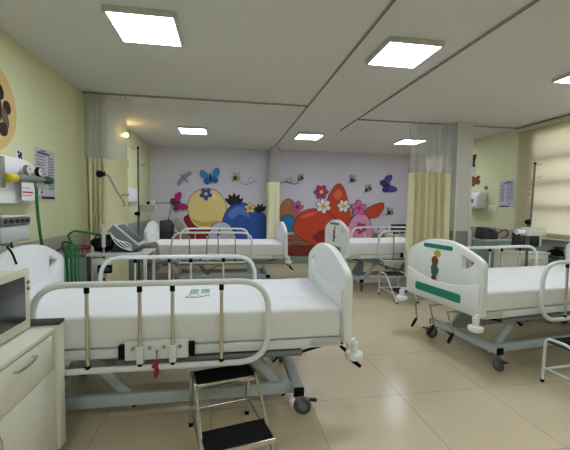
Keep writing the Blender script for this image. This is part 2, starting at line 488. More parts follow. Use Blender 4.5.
def guard_rail(bed, s, tagged, ox=0):
    """side guard: tube loop, four chrome uprights, latch plate"""
    y = s*.49; x0, x1, z0, z1 = -.985, .232, .415, .878
    loop = fillet([(x0, y, z0), (x1, y, z0), (x1, y, z1), (x0, y, z1)], .17, 8, True)
    g = MB().tube(loop, .0165, 10, True).build('guard_rail', 'enamel', bed)
    g.location.x = ox
    for x in (-.725, -.462, -.292, -.030):
        p = MB().cyl((x, y, z0+.012), (x, y, z1-.012), .0105, seg=12).build('upright', 'chrome', g)
        MB().cyl((x, y, z1-.045), (x, y, z1-.014), .0135, seg=12).build('end_cap', 'black', p)
        MB().cyl((x, y, z0+.012), (x, y, z0+.028), .0135, seg=12).build('end_cap', 'black', p)
    pl = MB().bx(-.545, -.21, y-s*.012, y-s*.040, .452, .555, .006)
    for x in (-.462, -.292): pl.bx(x-.018, x+.018, y+s*.014, y-s*.03, .44, .535, .004)
    pl = pl.build('latch_plate', 'enamel', g)
    for x in (-.50, -.415, -.34, -.255): MB().cyl((x, y-s*.013, .522), (x, y+s*.001, .522), .009, seg=10).build('bolt', 'steel', pl)
    for x in (-.562, -.193): MB().bx(x-.016, x+.016, y-s*.008, y-s*.045, .462, .538, .006).build('side_pad', 'black', pl)
    if tagged:
        MB().cyl((-.377, y+s*.002, .500), (-.377, y-s*.02, .50), .008).cyl((-.377, y, .50), (-.377, y, .465), .004).build('latch_pin', 'steel', pl)
        q = [(-.377, .468), (-.362, .44), (-.366, .43), (-.358, .40), (-.378, .352), (-.388, .385), (-.384, .42), (-.398, .422), (-.396, .435)]
        MB().prism(q, lambda u, v: (u, y+s*.021, v), (0, s*.004, 0)).build('red_tag', 'red', pl)

def sheet_mattress(bed, hx, seedv, logo, ztop):
    x0, x1, y0, y1, z0, z1 = -hx+.012, .684, -.445, .445, .512, ztop
    mb = MB(); t = bmesh.new(); bmesh.ops.create_cube(t, size=1)
    bmesh.ops.scale(t, vec=(x1-x0, y1-y0, z1-z0), verts=t.verts)
    bmesh.ops.translate(t, vec=((x0+x1)/2, 0, (z0+z1)/2), verts=t.verts)
    bmesh.ops.bevel(t, geom=t.edges[:], offset=.022, segments=3, profile=.5, affect='EDGES')
    bmesh.ops.subdivide_edges(t, edges=[e for e in t.edges if e.calc_length() > .3], cuts=24, use_grid_fill=True)
    for v in t.verts:
        p = v.co*5 + Vector((seedv*7, 0, 0))
        q = Vector((v.co.x*3+v.co.y*7, v.co.y*4, v.co.z*5+seedv*3))
        d = .004*noise.noise(p) + .003*noise.noise(q*2.2)
        if v.co.z > z1-.03: v.co.z += d - .006*abs(noise.noise(q))
        elif abs(v.co.y) > .42: v.co.y += d*1.4*(1 if v.co.y > 0 else -1)
    mb.add(t)
    mo = mb.build('mattress', 'sheet', bed, smooth=1.2)
    if logo:       # faint green print on the sheet: two block glyphs over a line of script
        g = MB(); zz = z1+.0022
        def bar(x, y, w, h): g.bx(x-w/2, x+w/2, y-h/2, y+h/2, zz-.003, zz)
        for cx in (-.225, -.150):
            for k in range(3): bar(cx-.022+.022*k, .06, .007, .11)
            for k in range(4): bar(cx, .015+.03*k, .058, .007)
        bar(-.185, -.015, .15, .006)
        for k in range(9): bar(-.262+.0175*k, -.075+.012*math.sin(k*1.9), .012, .02)
        g.tube([(-.27, -.10, zz-.001), (-.2, -.115, zz-.001), (-.12, -.06, zz-.001)], .0025, 6)
        g.build('sheet_print', paint((132, 186, 172)), mo)

def make_bed(label, loc, rz, hx, decal=0, logo=False, hside=-1, tagged=False, seedv=0, ztop=.694, railx=0, wfoot=1, lift=0):
    bed = thing('hospital_bed', label, 'hospital bed', loc, rz, 'ward beds with white plastic ends')
    end_panel('foot_board', .69, 1, bed, decal, wfoot)
    end_panel('head_board', -hx, -1, bed, 0)
    sheet_mattress(bed, hx, seedv, logo, ztop)
    # bed frame: two side rails, end rails, slatted deck
    f = MB()
    for s in (-1, 1): f.bar((-hx+.02, s*.425, .482), (.682, s*.425, .482), .035, .052, .004)
    for x in (-hx+.04, -.6, -.05, .655): f.bar((x, -.41, .475), (x, .41, .475), .04, .035, .004)
    f.bx(-hx+.03, .665, -.405, .405, .494, .510, .003)
    fo = f.build('bed_frame', 'enamel', bed)
    for s in (-1, 1): MB().bx(.50, .68, s*.443, s*.455, .472, .505, .003).build('side_bracket', 'litegrey', fo)
    # drive tubes and crank shafts
    for y in (-.2, 0, .2):
        c = MB().cyl((.10 if y else -.35, y, .452), (.56, y, .452), .021, seg=14).build('drive_tube', 'framedk', bed)
    for y in (-.39, .39):
        d = MB().cyl((-.60, y, .412), (.45, y, .412), .021, seg=14).build('drive_tube', 'framedk', bed)
        MB().cyl((.45, y, .412), (.62, y, .452), .008).build('drive_rod', 'black', d)
    for i, y in enumerate((-.2, 0, .2)):
        sw = R(12+8*i)*hside
        c = MB().cyl((.56, y, .452), (.80, y, .452), .008).build('crank', 'chrome', bed)
        e1 = Vector((.805, y, .452)); e2 = e1 + Vector((.0, math.sin(sw)*.17, -math.cos(sw)*.17))
        k = MB().bar(e1+Vector((0, 0, .012)), e2, .018, .006, .002)
        k.build('crank_arm', 'chrome', c)
        h1 = e2 + Vector((.004, 0, .004)); h2 = h1 + Vector((.075, hside*.035, -.055))
        MB().tube([h1, h1.lerp(h2, .15), h1.lerp(h2, .6), h2], .011, 10, radii=[.008, .012, .014, .011]).build('crank_handle', 'black', c)
    # corner bumpers
    for x, ss in ((.735, 1), (-hx-.045, -1)):
        for s in (-1, 1):
            b = MB().lathe([(.026, .482), (.024, .45), (.022, .425), (.050, .418), (.056, .405), (.054, .388), (.040, .378), (.015, .376)], (x+ss*.03, s*.455, 0))
            b.bx(x-.02, x+.035, s*.455-.016, s*.455+.016, .478, .505, .004)
            b.build('corner_bumper', 'white_plastic', bed)
    # base: side beams, cross beams with casters, parallel lifting links
    xb0, xb1 = -hx+.20, .44
    b = MB()
    for s in (-1, 1): b.bar((xb0-.0, s*.285, .140), (xb1, s*.285, .140), .035, .070, .004)
    b.build('base_beam', 'frame', bed)
    for x in (xb0, xb1):
        c = MB().bar((x, -.385, .160), (x, .385, .160), .06, .050, .005).build('cross_beam', 'frame', bed)
        for s in (-1, 1): MB().bx(x-.032, x+.032, s*.383, s*.395, .133, .187, .003).build('end_cap', 'black', c)
        for s in (-1, 1): caster(x, s*.352, bed, R(30+50*s+(0 if x > 0 else 100)))
    for x in (-.87, .05):
        for s in (-1, 1):
            a, c2 = Vector((x, s*.245, .465+lift)), Vector((x+.325, s*.245, .095))
            l = MB().bar(a, c2, .032, .055, .004).build('lifting_link', 'frame', bed)
            d = (c2-a).normalized()
            MB().bar(c2-d*.004, c2+d*.014, .036, .060, .004).build('end_cap', 'black', l)
    for x in (-.83, .09): MB().bar((x, -.26, .43), (x, .26, .43), .03, .03).build('link_bar', 'frame', bed)
    MB().prism([(.10, .42), (.17, .44), (.31, .175), (.12, .19)], lambda u, v: (u, -.222, v), (0, .006, 0)).build('gusset', 'frame', bed)
    MB().cyl((-.56, .06, .20), (.14, .06, .41), .013).build('lift_screw', 'steel', bed)
    for s in (-1, 1): guard_rail(bed, s, tagged and s == -1, railx)
    for k in [o for o in bpy.data.objects if o.parent == bed]:
        if k.name.split('.')[0] not in ('base_beam', 'cross_beam', 'caster', 'lifting_link', 'gusset', 'lift_screw'): k.location.z += lift
    return bed

make_bed('nearest white bed on the left, its green-printed sheet behind the black-treaded step stool', (0, 2.44, 0), 0, 1.24, logo=True, tagged=True, seedv=1)
make_bed('far left white bed standing below the yellow and blue mural shapes', (.215, 5.98, 0), 0, 1.40, seedv=2, railx=-.06)
make_bed('right front white bed whose end shows two teal strips and a brown and green sticker', (2.541, 2.860, 0), R(187.5), 1.50, decal=-.055, hside=1, seedv=3, ztop=.665, railx=-.075, wfoot=.94)
make_bed('far right white bed half hidden behind the yellow curtain, below the orange mural shapes', (2.465, 5.499, 0), R(184), 1.40, decal=-.03, hside=1, seedv=4, lift=.06)

# ------------------------------------------------------------------ step stools
def stool(label, loc, rz, tube, w=.17, sides=True):
    t = thing('step_stool', label, 'step stool', loc, rz, 'two-step bedside stools')
    for s in (-1, 1):
        x = s*w
        pts = fillet([(x, .235, .012), (x, .225, .342), (x, .045, .342), (x, -.31, .012)], .05, 6)
        l = MB().tube(pts, .0105, 10).build('side_frame', tube, t)
        MB().cyl((x, .235, 0), (x, .235, .022), .0135).build('rubber_foot', 'black', l)
        MB().cyl((x, -.31, 0), (x, -.302, .022), .0135).build('rubber_foot', 'black', l)
    for (y0, y1, z) in ((.055, .215, .335), (-.262, -.095, .165)):
        f = MB().bx(-w-.004, w+.004, y0-.006, y0+.006, z-.026, z, .002).bx(-w-.004, w+.004, y1-.006, y1+.006, z-.026, z, .002)
        f.bx(-w-.002, -w+.012, y0, y1, z-.022, z-.002, .002).bx(w-.012, w+.002, y0, y1, z-.022, z-.002, .002)
        st = f.bx(-w+.01, w-.01, y0, y1, z-.02, z-.006).build('step', tube if tube == 'chrome' else 'darkgrey', t)
        MB().bx(-w+.004, w-.004, y0+.005, y1-.004, z-.006, z+.004, .003).build('tread', 'black', st)
    MB().cyl((-w, .231, .10), (w, .231, .10), .008).build('crossbar', tube, t)
    for s in (-1, 1): MB().cyl((s*w, -.19, .115), (s*w, .232, .115), .007).build('side_bar', tube, t)
    return t
stool('chrome two-step stool with black treads in front of the nearest left bed', (.010, 1.862, 0), R(12.5), 'chrome')
stool('white tubular step stool at the right edge beside the right front bed', (2.545, 2.00, 0), R(4), 'enamel', .175)
stool('small step stool beside the far right bed, left of the yellow curtain', (2.415, 4.66, 0), R(2), 'enamel', .155)

# ------------------------------------------------------------------ curtains
def curtain(label, pts, z0, zs, z1, folds, amp, flat=0, runners=8, net='net'):
    """bunched privacy curtain along a path: cloth below zs, netting above"""
    a, b = Vector(tuple(pts[0])+(0,)), Vector(tuple(pts[1])+(0,)); o = (a+b)/2
    d = (b-a); L = d.length; d.normalize(); n = Vector((-d.y, d.x, 0))
    t = thing('privacy_curtain', label, 'curtain', (o.x, o.y, z0))
    ph = random.random()*6
    def pos(u, z, k=1.0):
        um = u if u < 1-flat else u
        uu = min(u, 1-flat)/(1-flat)
        w = amp*k*math.sin(folds*2*PI*uu+ph) + .3*amp*math.sin(folds*3.3*PI*uu+2*ph)
        if flat and u > 1-flat: w += .4*amp*math.sin((u-1+flat)/flat*PI)
        sway = .012*math.sin(z*2.1+u*5)
        p = a + d*(L*u+(.010 if u < 1-flat else 0)*math.sin(folds*4*PI*uu+ph)) + n*(w+sway) - o
        return Vector((p.x, p.y, z-z0))
    N = int(folds*14)
    MB().grid(lambda u, v: pos(u, z0+(zs-z0)*v, 1-.15*v), N, 10).build('cloth', 'curtain', t, smooth=2)
    MB().grid(lambda u, v: pos(u, zs-.03+.03*v, .87)+n*.002, N, 1).build('top_hem', 'curtain', t, smooth=2)
    MB().grid(lambda u, v: pos(u, zs+(z1-zs)*v, .85-.2*v), N, 6).build('netting', net, t, smooth=2)
    for k in range(runners):
        p = pos((k+.5)/runners, z1-.006); p = Vector((p.x, p.y, z1-z0-.012)) - n*(n.dot(Vector((p.x, p.y, 0))))
        MB().ball(p, .011, seg=8).cyl(p, p+Vector((0, 0, .012)), .004, seg=6).build('runner', 'white_plastic', t)
curtain('yellow curtain bunched against the left wall under netting, behind the monitor cart', ((-1.575, 4.26), (-1.135, 4.26)), .30, 1.81, 2.515, 5, .055, flat=.45, runners=8, net='netdense')
curtain('yellow curtain hanging from netting left of the column on the right', ((2.63, 4.76), (3.235, 4.76)), .30, 1.815, 2.515, 7.5, .085, flat=.16, runners=7)
curtain('narrow folded yellow curtain against the far wall in the middle of the mural', ((.985, 7.32), (.965, 7.70)), .30, 1.81, 2.515, 5, .11, runners=5)

# ------------------------------------------------------------------ mural on the far wall
mural = thing('wall_mural', 'painted mural of bright rounded shapes, a log and flying insects covering the far wall', 'mural', (1.4, YF, .175))
MO = Vector((1.4, YF, .175))
LAYER = [0]
def flat(name, pts, rgb, smooth=True, label=None):
    LAYER[0] += 1
    dd = .002 + .00035*LAYER[0]
    P = [at(px, py, y=YF) for px, py in pts]
    if smooth:
        Q = []
        N = len(P)
        for i in range(N):
            p0, p1, p2, p3 = P[i-1], P[i], P[(i+1) % N], P[(i+2) % N]
            for k in range(5):
                s = k/5
                Q.append(.5*((2*p1)+(p2-p0)*s+(2*p0-5*p1+4*p2-p3)*s*s+(3*p1-p0-3*p2+p3)*s**3))
        P = Q
    P = [(p.x-MO.x, max(p.z-MO.z, 0.001)) for p in P]
    o = MB().prism(P, lambda u, v: (u, -.0005, v), (0, -dd, 0)).build(name, paint(rgb), mural)
    if label: o['label'] = label
    return o
def outlined(name, pts, rgb, label=None, edge=(28, 22, 26), k=1.0):
    cx = sum(p[0] for p in pts)/len(pts); cyy = sum(p[1] for p in pts)/len(pts)
    big = []
    for x, y in pts:
        l = math.hypot(x-cx, y-cyy)+1e-6
        big.append((x+(x-cx)/l*.55*k, y+(y-cyy)/l*.55*k))
    flat('painted_outline', big, edge)
    return flat(name, pts, rgb, label=label)
def ell(cx, cyy, a, b, rot=0, n=12):
    return [(cx+a*math.cos(t)*math.cos(rot)-b*math.sin(t)*math.sin(rot), cyy+a*math.cos(t)*math.sin(rot)+b*math.sin(t)*math.cos(rot)) for t in [2*PI*k/n for k in range(n)]]
# left half
flat('painted_log', [(172, 232), (200, 233), (240, 236), (266, 238), (266, 258), (172, 258)], (176, 122, 92), False, 'light brown painted log')
def flower(cx, cyy, r_, rgb, mid, n=5, ph=0):
    for k in range(n):
        a = 2*PI*k/n+ph
        outlined('painted_petal', ell(cx+r_*.62*math.cos(a), cyy+r_*.62*math.sin(a), r_*.52, r_*.36, a, 8), rgb, k=.6)
    flat('painted_flower_centre', ell(cx, cyy, r_*.3, r_*.3), mid)
outlined('painted_shape', [(184, 219), (192, 214), (200, 219), (214, 226), (222, 238), (216, 246), (186, 246), (190, 232)], (150, 30, 40), 'dark red painted shape')
outlined('painted_shape', [(188, 212), (190, 198), (199, 190), (211, 189), (221, 195), (226, 207), (226, 222), (212, 228), (196, 226)], (238, 214, 142), 'pale yellow painted hill')
flat('painted_patch', [(192, 219), (204, 222), (218, 221), (212, 226), (198, 225)], (214, 176, 92))
flat('painted_patch', [(199, 196), (209, 192), (219, 199), (208, 198)], (246, 230, 176))
outlined('painted_shape', [(222, 226), (226, 212), (234, 204), (244, 203), (254, 209), (266, 217), (267, 240), (226, 240)], (50, 92, 176), 'big blue painted hill')
flat('painted_patch', [(228, 214), (236, 207), (244, 208), (250, 218), (240, 214), (232, 219)], (84, 130, 206))
outlined('painted_shape', [(210, 240), (211, 228), (220, 222), (230, 226), (233, 240)], (200, 196, 214), 'pale lilac painted mound')
for bx_, by_, n_, sc_ in ((234, 205, 5, 1.0), (260, 213, 4, .8), (214, 190, 0, 0)):
    for k in range(n_):
        a = -PI/2 + (k-(n_-1)/2)*.5
        tx, ty = bx_+11*sc_*math.cos(a), by_+12*sc_*math.sin(a)
        nx, ny = -math.sin(a)*2.4*sc_, math.cos(a)*2.4*sc_
        mx_, my_ = (bx_+tx)/2, (by_+ty)/2
        flat('painted_grass_blade', [(bx_-nx*.6, by_-ny*.6), (mx_+nx, my_+ny), (tx, ty), (mx_-nx, my_-ny)], (30, 26, 38), True, 'dark painted grass blade')
flower(206, 194, 5.5, (52, 92, 168), (238, 214, 142), 5, .3)
flower(250, 208, 4.8, (232, 206, 128), (190, 130, 60), 5, .9)
# right half
flat('painted_log', [(280, 236), (300, 233), (330, 234), (366, 233), (408, 232), (411, 258), (280, 257)], (170, 112, 82), False, 'brown painted log with dark grain')
for k in range(9):
    y = 237+2.1*k; x0 = 283+(k*7) % 12
    flat('painted_grain', [(x0, y), (x0+14, y-1.2), (x0+34, y+.6), (x0+62, y-.4), (x0+62, y+.2), (x0+34, y+1.3), (x0+14, y-.5), (x0, y+.8)], (104, 60, 44))
flat('painted_log', [(286, 247), (310, 245), (331, 247), (330, 257), (286, 257)], (122, 46, 36), True)
outlined('painted_shape', [(280, 222), (281, 206), (288, 199), (295, 205), (297, 222)], (176, 120, 78), 'brown painted hill')
outlined('painted_shape', [(280, 230), (281, 219), (288, 215), (295, 219), (296, 230)], (48, 128, 190), 'bright blue painted hill')
flower(297, 207, 5.5, (206, 96, 160), (120, 40, 90), 5)
outlined('painted_shape', [(324, 236), (326, 206), (332, 190), (339, 184), (345, 192), (350, 214), (352, 236)], (206, 72, 44), 'tall orange-red painted hill')
outlined('painted_shape', [(294, 232), (296, 219), (304, 211), (316, 209), (330, 214), (338, 224), (340, 238), (328, 245), (312, 244)], (204, 68, 42), 'broad orange-red painted hill')
flat('painted_patch', [(300, 218), (308, 213), (318, 212), (308, 217)], (226, 104, 66))
flat('painted_patch', [(333, 196), (338, 189), (342, 194), (338, 200)], (226, 108, 70))
flat('painted_patch', [(312, 238), (320, 230), (326, 231), (322, 242)], (140, 40, 32))
flower(321, 192, 6.2, (188, 58, 104), (238, 200, 120), 6)
flower(323, 206, 6.5, (238, 234, 228), (222, 170, 70), 6, .4)
flower(343, 206, 5.5, (240, 236, 230), (222, 170, 70), 6, .1)
outlined('painted_leaf', [(364, 212), (372, 206), (382, 203), (382, 210), (375, 217), (366, 217)], (204, 70, 44), 'orange-red painted leaf')
outlined('painted_shape', [(347, 238), (350, 221), (359, 213), (368, 219), (371, 238)], (224, 156, 190), 'pale pink painted hill')
flower(358, 208, 7, (214, 110, 166), (178, 60, 120), 5, -.3)
flower(360, 228, 5, (190, 70, 126), (240, 190, 210), 5, .5)
# insects
def butterfly(cx, cyy, s, rot, c1, c2, lab):
    def tr(x, y): return (cx+s*(x*math.cos(rot)-y*math.sin(rot)), cyy+s*(x*math.sin(rot)+y*math.cos(rot)))
    for sx in (-1, 1):
        flat('painted_wing', [tr(0, 0), tr(sx*.55, -.75), tr(sx*1.0, -.75), tr(sx*.95, -.1), tr(sx*.35, .12)], c1, True, lab)
        flat('painted_wing', [tr(0, .05), tr(sx*.6, .05), tr(sx*.75, .5), tr(sx*.35, .75), tr(0, .3)], c2)
    flat('painted_body', [tr(-.06, -.3), tr(.06, -.3), tr(.07, .5), tr(-.07, .5)], (30, 28, 50))
butterfly(210.5, 177, 9.5, -.15, (60, 142, 200), (48, 92, 160), 'blue painted butterfly wing')
butterfly(178, 203, 9, 1.1, (172, 44, 124), (130, 32, 104), 'magenta painted butterfly wing')
butterfly(387, 185, 8.5, 1.2, (92, 72, 160), (64, 50, 124), 'violet painted butterfly wing')
for (x, y, rr) in ((186, 176, .8),):
    c, s_ = math.cos(rr), math.sin(rr)
    tr = lambda u, v: (x-4+u*c-v*s_, y+u*s_+v*c)
    flat('painted_body', [tr(-2, -.5), tr(9, -.35), tr(9, .35), tr(-2, .5)], (84, 96, 128), False, 'grey-blue painted dragonfly')
    for a in (-1, 1):
        for k in (0, 2.4): flat('painted_wing', [tr(k, 0), tr(k+1.6, a*8), tr(k+3, a*9), tr(k+1.5, 0)], (146, 156, 184))
def bee(x, y, s, fl=1):
    flat('painted_bee', ell(x, y, 2.1*s, 1.7*s, .4*fl), (40, 36, 34), True, 'small painted bee')
    flat('painted_wing', ell(x-1.2*s*fl, y-2.4*s, .9*s, 1.8*s, -.4), (170, 170, 184))
    flat('painted_wing', ell(x+1.2*s*fl, y-2.3*s, .9*s, 1.7*s, .5), (176, 176, 190))
    flat('painted_stripe', ell(x+.7*s*fl, y+.2*s, .5*s, 1.3*s, .4*fl), (206, 176, 70))
    flat('painted_leg', [(x-2*s, y+1.4*s), (x-3*s, y+2.6*s), (x-2.6*s, y+2.6*s), (x-1.6*s, y+1.6*s)], (40, 36, 34), False)
for x, y, s, f in ((236.5, 177.5, 1.35, 1), (300.5, 178.5, 1.25, -1), (352.5, 180, 1.25, 1), (368, 189, 1.25, -1), (389.5, 212, 1.2, 1)): bee(x, y, s, f)
dash = [(242+2.6*k, 183+1.6*math.sin(k*.9)) for k in range(7)] + [(251+3*math.cos(a), 180+2.6*math.sin(a)) for a in (0, 1.2, 2.4, 3.6, 4.8)] + [(280+2.5*k, 183-1.2*math.sin(k*.8)) for k in range(8)] + [(289+2.6*math.cos(a), 180.5+2.2*math.sin(a)) for a in (0, 1.3, 2.6, 3.9, 5.2)]
for x, y in dash: flat('painted_dash', [(x-.6, y-.2), (x+.6, y-.2), (x+.6, y+.25), (x-.6, y+.25)], (60, 58, 66), False)

# ------------------------------------------------------------------ left wall: gas panel, posters, sticker
def gas_panel(yc0, yc1, label, z0=1.295, z1=1.632):
    t = thing('medical_gas_console', label, 'medical gas console', (XL, (yc0+yc1)/2, z0))
    h = (yc1-yc0)/2; hz = (z1-z0)
    pts = [(-h, 0)] + [(h-.34+.34*math.sin(a), hz*.5-hz*.5*math.cos(a)) for a in [PI*k/14 for k in range(15)]] + [(-h, hz)]
    MB().prism(pts, lambda u, v: (0, u, v), (.076, 0, 0), bev=.02).build('cover', 'white_plastic', t, smooth=.8)
    return t
gp = gas_panel(2.20, 3.24, 'long white rounded medical gas console on the left wall above the nearest bed')
def wl(o, px, py, x): return at(px, py, x=x) - o.location
gm = thing('gas_manifold', 'gas regulator bar with two gauges, yellow fitting and green knob on the white panel', 'gas regulator', (XL+.08, 2.9, 1.48))
L_ = lambda y, z, x=.04: Vector((x, y-2.9, z-1.48))
MB().cyl(L_(2.74, 1.475), L_(3.12, 1.490), .026).build('manifold_bar', 'midgrey', gm)
MB().cyl(L_(2.67, 1.472), L_(2.755, 1.476), .031).cyl(L_(2.655, 1.472), L_(2.675, 1.472), .022).build('fitting', 'yellow', gm)
MB().bx(-.003, .05, 2.60-2.9, 2.635-2.9, 1.40-1.48, 1.61-1.48, .003).build('wall_clip', 'steel', gm)
for (y, c) in ((2.905, 'steel'), (3.065, 'black')):
    p = L_(y, 1.548, .05)
    g = MB().lathe([(.030, -.02), (.036, -.014), (.036, .008), (.032, .010), (.001, .010)], p, 'x').cyl(p, p+Vector((-.005, 0, -.06)), .009)
    g = g.build('gauge', c, gm)
    MB().lathe([(.029, .009), (.029, .0115), (.001, .0115)], p, 'x').build('dial', 'paperwhite', g)
    MB().bar(p+Vector((.0125, 0, -.004)), p+Vector((.0125, .012, .014)), .003, .003, 0).build('needle', 'black', g)
MB().lathe([(.010, -.075), (.022, -.065), (.034, -.035), (.036, 0), (.032, .03), (.018, .048), (.003, .052)], L_(3.235, 1.492), 'y').build('knob', 'darkgreen', gm)
MB().cyl(L_(3.04, 1.488), L_(3.04, 1.425), .016).cyl(L_(3.10, 1.49), L_(3.17, 1.492), .014).build('outlet', 'steel', gm)
hz = thing('oxygen_hose', 'long green hose hanging from the left wall gas regulator down behind the head board', 'hose', (XL+.12, 3.04, .78))
pts = [(-1.48, 3.04, 1.425), (-1.478, 3.035, 1.32), (-1.475, 3.04, 1.20), (-1.472, 3.06, 1.06), (-1.47, 3.085, .95), (-1.46, 3.12, .83), (-1.44, 3.2, .72), (-1.42, 3.3, .70)]
pp = fillet(pts, .08, 4)
MB().tube([Vector(p)-hz.location for p in pp], .0115, 10).build('hose', 'hose', hz)

def poster(name, label, wall, y0, y1, z0, z1, m='paper', kind='text'):
    s = 1 if wall == XL else -1
    t = thing(name, label, 'poster', (wall, (y0+y1)/2, z0))
    h = (y1-y0)/2; H = z1-z0
    MB().bx(s*.0005, s*.004, -h, h, 0, H).build('sheet', m, t)
    k = MB(); kd = MB()
    def ln(a0, a1, zc, th, tgt=k): tgt.bx(s*.003, s*.0055, -h+2*h*a0, -h+2*h*a1, H*zc-th/2, H*zc+th/2)
    if kind == 'text':
        ln(.12, .75, .91, .02); ln(.28, .5, .955, .012)
        for i in range(12):
            zc = .84-.055*i; L = .42+.12*random.random()
            ln(.07, .07+L*.9, zc, .006)
            if i % 3 == 0: ln(.06, .52, zc+.02, .003)
            for q in range(3): ln(.66+.10*q, .73+.10*q, zc, .012)
        ln(.30, .97, .045, .022, kd); ln(.2, .34, .15, .014, kd)
    elif kind == 'icon':
        for a, b, z, th in ((.25, .45, .75, .02), (.5, .72, .62, .03), (.3, .7, .45, .02), (.35, .5, .3, .025), (.6, .75, .25, .02)): ln(a, b, z, th, kd)
        ln(.2, .8, .1, .004)
    elif kind == 'tag':
        kd.bm.free(); kd = None
        ln(.1, .9, .8, .004); ln(.1, .8, .7, .004); ln(.2, .75, .15, .004)
    k.build('printed_text', 'ink', t)
    if kd: kd.build('printed_block', 'inkdark', t)
    return t
poster('wall_notice', 'lilac printed notice sheet with table and dark foot bar on the left green wall', XL, 3.43-.17, 3.60, 1.33, 1.775)
poster('wall_notice', 'small square pictogram card above the gas panel on the left wall', XL, 2.985, 3.11, 1.63, 1.715, 'paperwhite', 'icon')
poster('wall_notice', 'lilac printed notice sheet on the green wall beside the right blind', XR, 4.82, 5.12, 1.325, 1.755)
tg = thing('hanging_card', 'white card with a red line hanging from the gas regulator', 'card', (-1.475, 2.9, 1.32))
MB().bx(0, .003, -.075, .085, 0, .135).build('card', 'paperwhite', tg)
MB().bx(.002, .0045, -.06, .07, .055, .066).build('red_line', 'red', tg)
MB().bx(.002, .0045, -.06, .03, .09, .094).bx(.002, .0045, -.06, .05, .035, .039).build('printed_text', 'ink', tg)

st = thing('wall_sticker', 'large round beige wall sticker with dark blotches at the left edge', 'wall sticker', (XL, 2.71, 1.66))
MB().lathe([(.31, 0), (.31, .004), (.001, .004)], (0, 0, .31), 'x', 40).build('disc', paint((214, 186, 126)), st)
def blot(cy_, cz, a, b, rot, rgb, d):
    pts = [(cy_+a*math.cos(q)*math.cos(rot)-b*math.sin(q)*math.sin(rot), cz+a*math.cos(q)*math.sin(rot)+b*math.sin(q)*math.cos(rot)) for q in [2*PI*k/18 for k in range(18)]]
    MB().prism(pts, lambda u, v: (.003, u, v), (d, 0, 0)).build('blotch', paint(rgb), st)
for i, (a, b, c, d, e, rgb) in enumerate(((.02, .32, .11, .15, .2, (52, 26, 24)), (.105, .43, .05, .06, .5, (46, 22, 24)), (.19, .335, .045, .05, .3, (50, 26, 26)), (.165, .255, .035, .075, .4, (110, 92, 78)), (.14, .17, .05, .05, 0, (52, 34, 36)), (.0, .15, .08, .07, 0, (150, 60, 44)))):
    blot(a, b, c, d, e, rgb, .003+.0006*i)

# boxed suction unit on a wall bracket behind the nearest head board
vb = thing('suction_unit', 'grey boxed unit with dark knobs on a bracket behind the nearest head board', 'medical device', (-1.47, 2.56, .96))
MB().bx(-.10, .10, -.16, .16, .085, .19, .008).build('case', 'litegrey', vb)
MB().bx(-.095, .104, -.165, .155, .193, .245, .006).build('control_panel', 'midgrey', vb)
for k in range(5): MB().cyl((.104, -.13+.06*k, .222), (.120, -.13+.06*k, .222), .014, seg=10).build('knob', 'darkgrey', vb)
for k in range(5): MB().cyl((-.06+.034*k, -.165, .222), (-.06+.034*k, -.178, .222), .012, seg=10).build('knob', 'darkgrey', vb)
MB().bx(-.10, .11, -.17, .16, .246, .258, .004).build('lid', 'cream', vb)
MB().bx(-.129, .07, -.05, .05, .06, .084, .004).bx(-.129, -.11, -.05, .05, -.06, .084, .004).build('bracket', 'cream', vb)
cb = thing('power_cable', 'thin black cable drooping over the nearest head board at the left edge', 'cable', (-1.33, 2.3, .9))
MB().tube(fillet([(.0, .12, .15), (.02, .10, .10), (.035, .07, .142), (.05, -.02, .145), (.10, -.06, .12), (.14, -.09, .05)], .04, 4), .006, 8).build('cable', 'black', cb)

# ------------------------------------------------------------------ bedside cabinet with monitor (front left)
cbx = thing('bedside_cabinet', 'cream bedside cabinet with chrome bow handles at the bottom left corner', 'cabinet', (-1.08, 1.52, 0))
MB().bx(-.22, .235, -.30, .31, .07, .675, .003).build('carcass', 'cabinet', cbx)
MB().bx(-.23, .252, -.31, .312, .676, .698, .004).build('top_board', 'cabinet', cbx)
dr = MB().bx(.236, .250, -.295, .306, .495, .670, .003).build('drawer', 'cabinet', cbx)
dd = MB().bx(.236, .250, -.295, .306, .085, .490, .003).build('door', 'cabinet', cbx)
def bow(a, b, par):
    a, b = Vector(a), Vector(b); mid = (a+b)/2 + Vector((.030, 0, 0))
    pts = [a, a+Vector((.02, 0, 0)), a.lerp(mid, .6)+Vector((.012, 0, 0)), mid, b.lerp(mid, .6)+Vector((.012, 0, 0)), b+Vector((.02, 0, 0)), b]
    MB().tube(pts, .0055, 8).build('handle', 'chrome', par)
bow((.248, -.02, .632), (.248, .115, .638), dr)
bow((.248, -.155, .375), (.248, -.155, .465), dd)
fb = MB().bx(-.20, .262, .318, .388, .075, .702, .006).build('folded_table_leaf', 'cabinet', cbx)
MB().bx(-.20, .268, .322, .388, .703, .722, .006).build('edge_cap', 'darkgrey', fb)
for x in (-.18, .20):
    for y in (-.25, .34):
        c = MB().bx(x-.02, x+.02, y-.016, y+.016, .042, .072, .003).build('caster', 'midgrey', cbx)
        MB().cyl((x, y-.012, .027), (x, y+.012, .027), .027, seg=16).build('wheel', 'wheel', c)

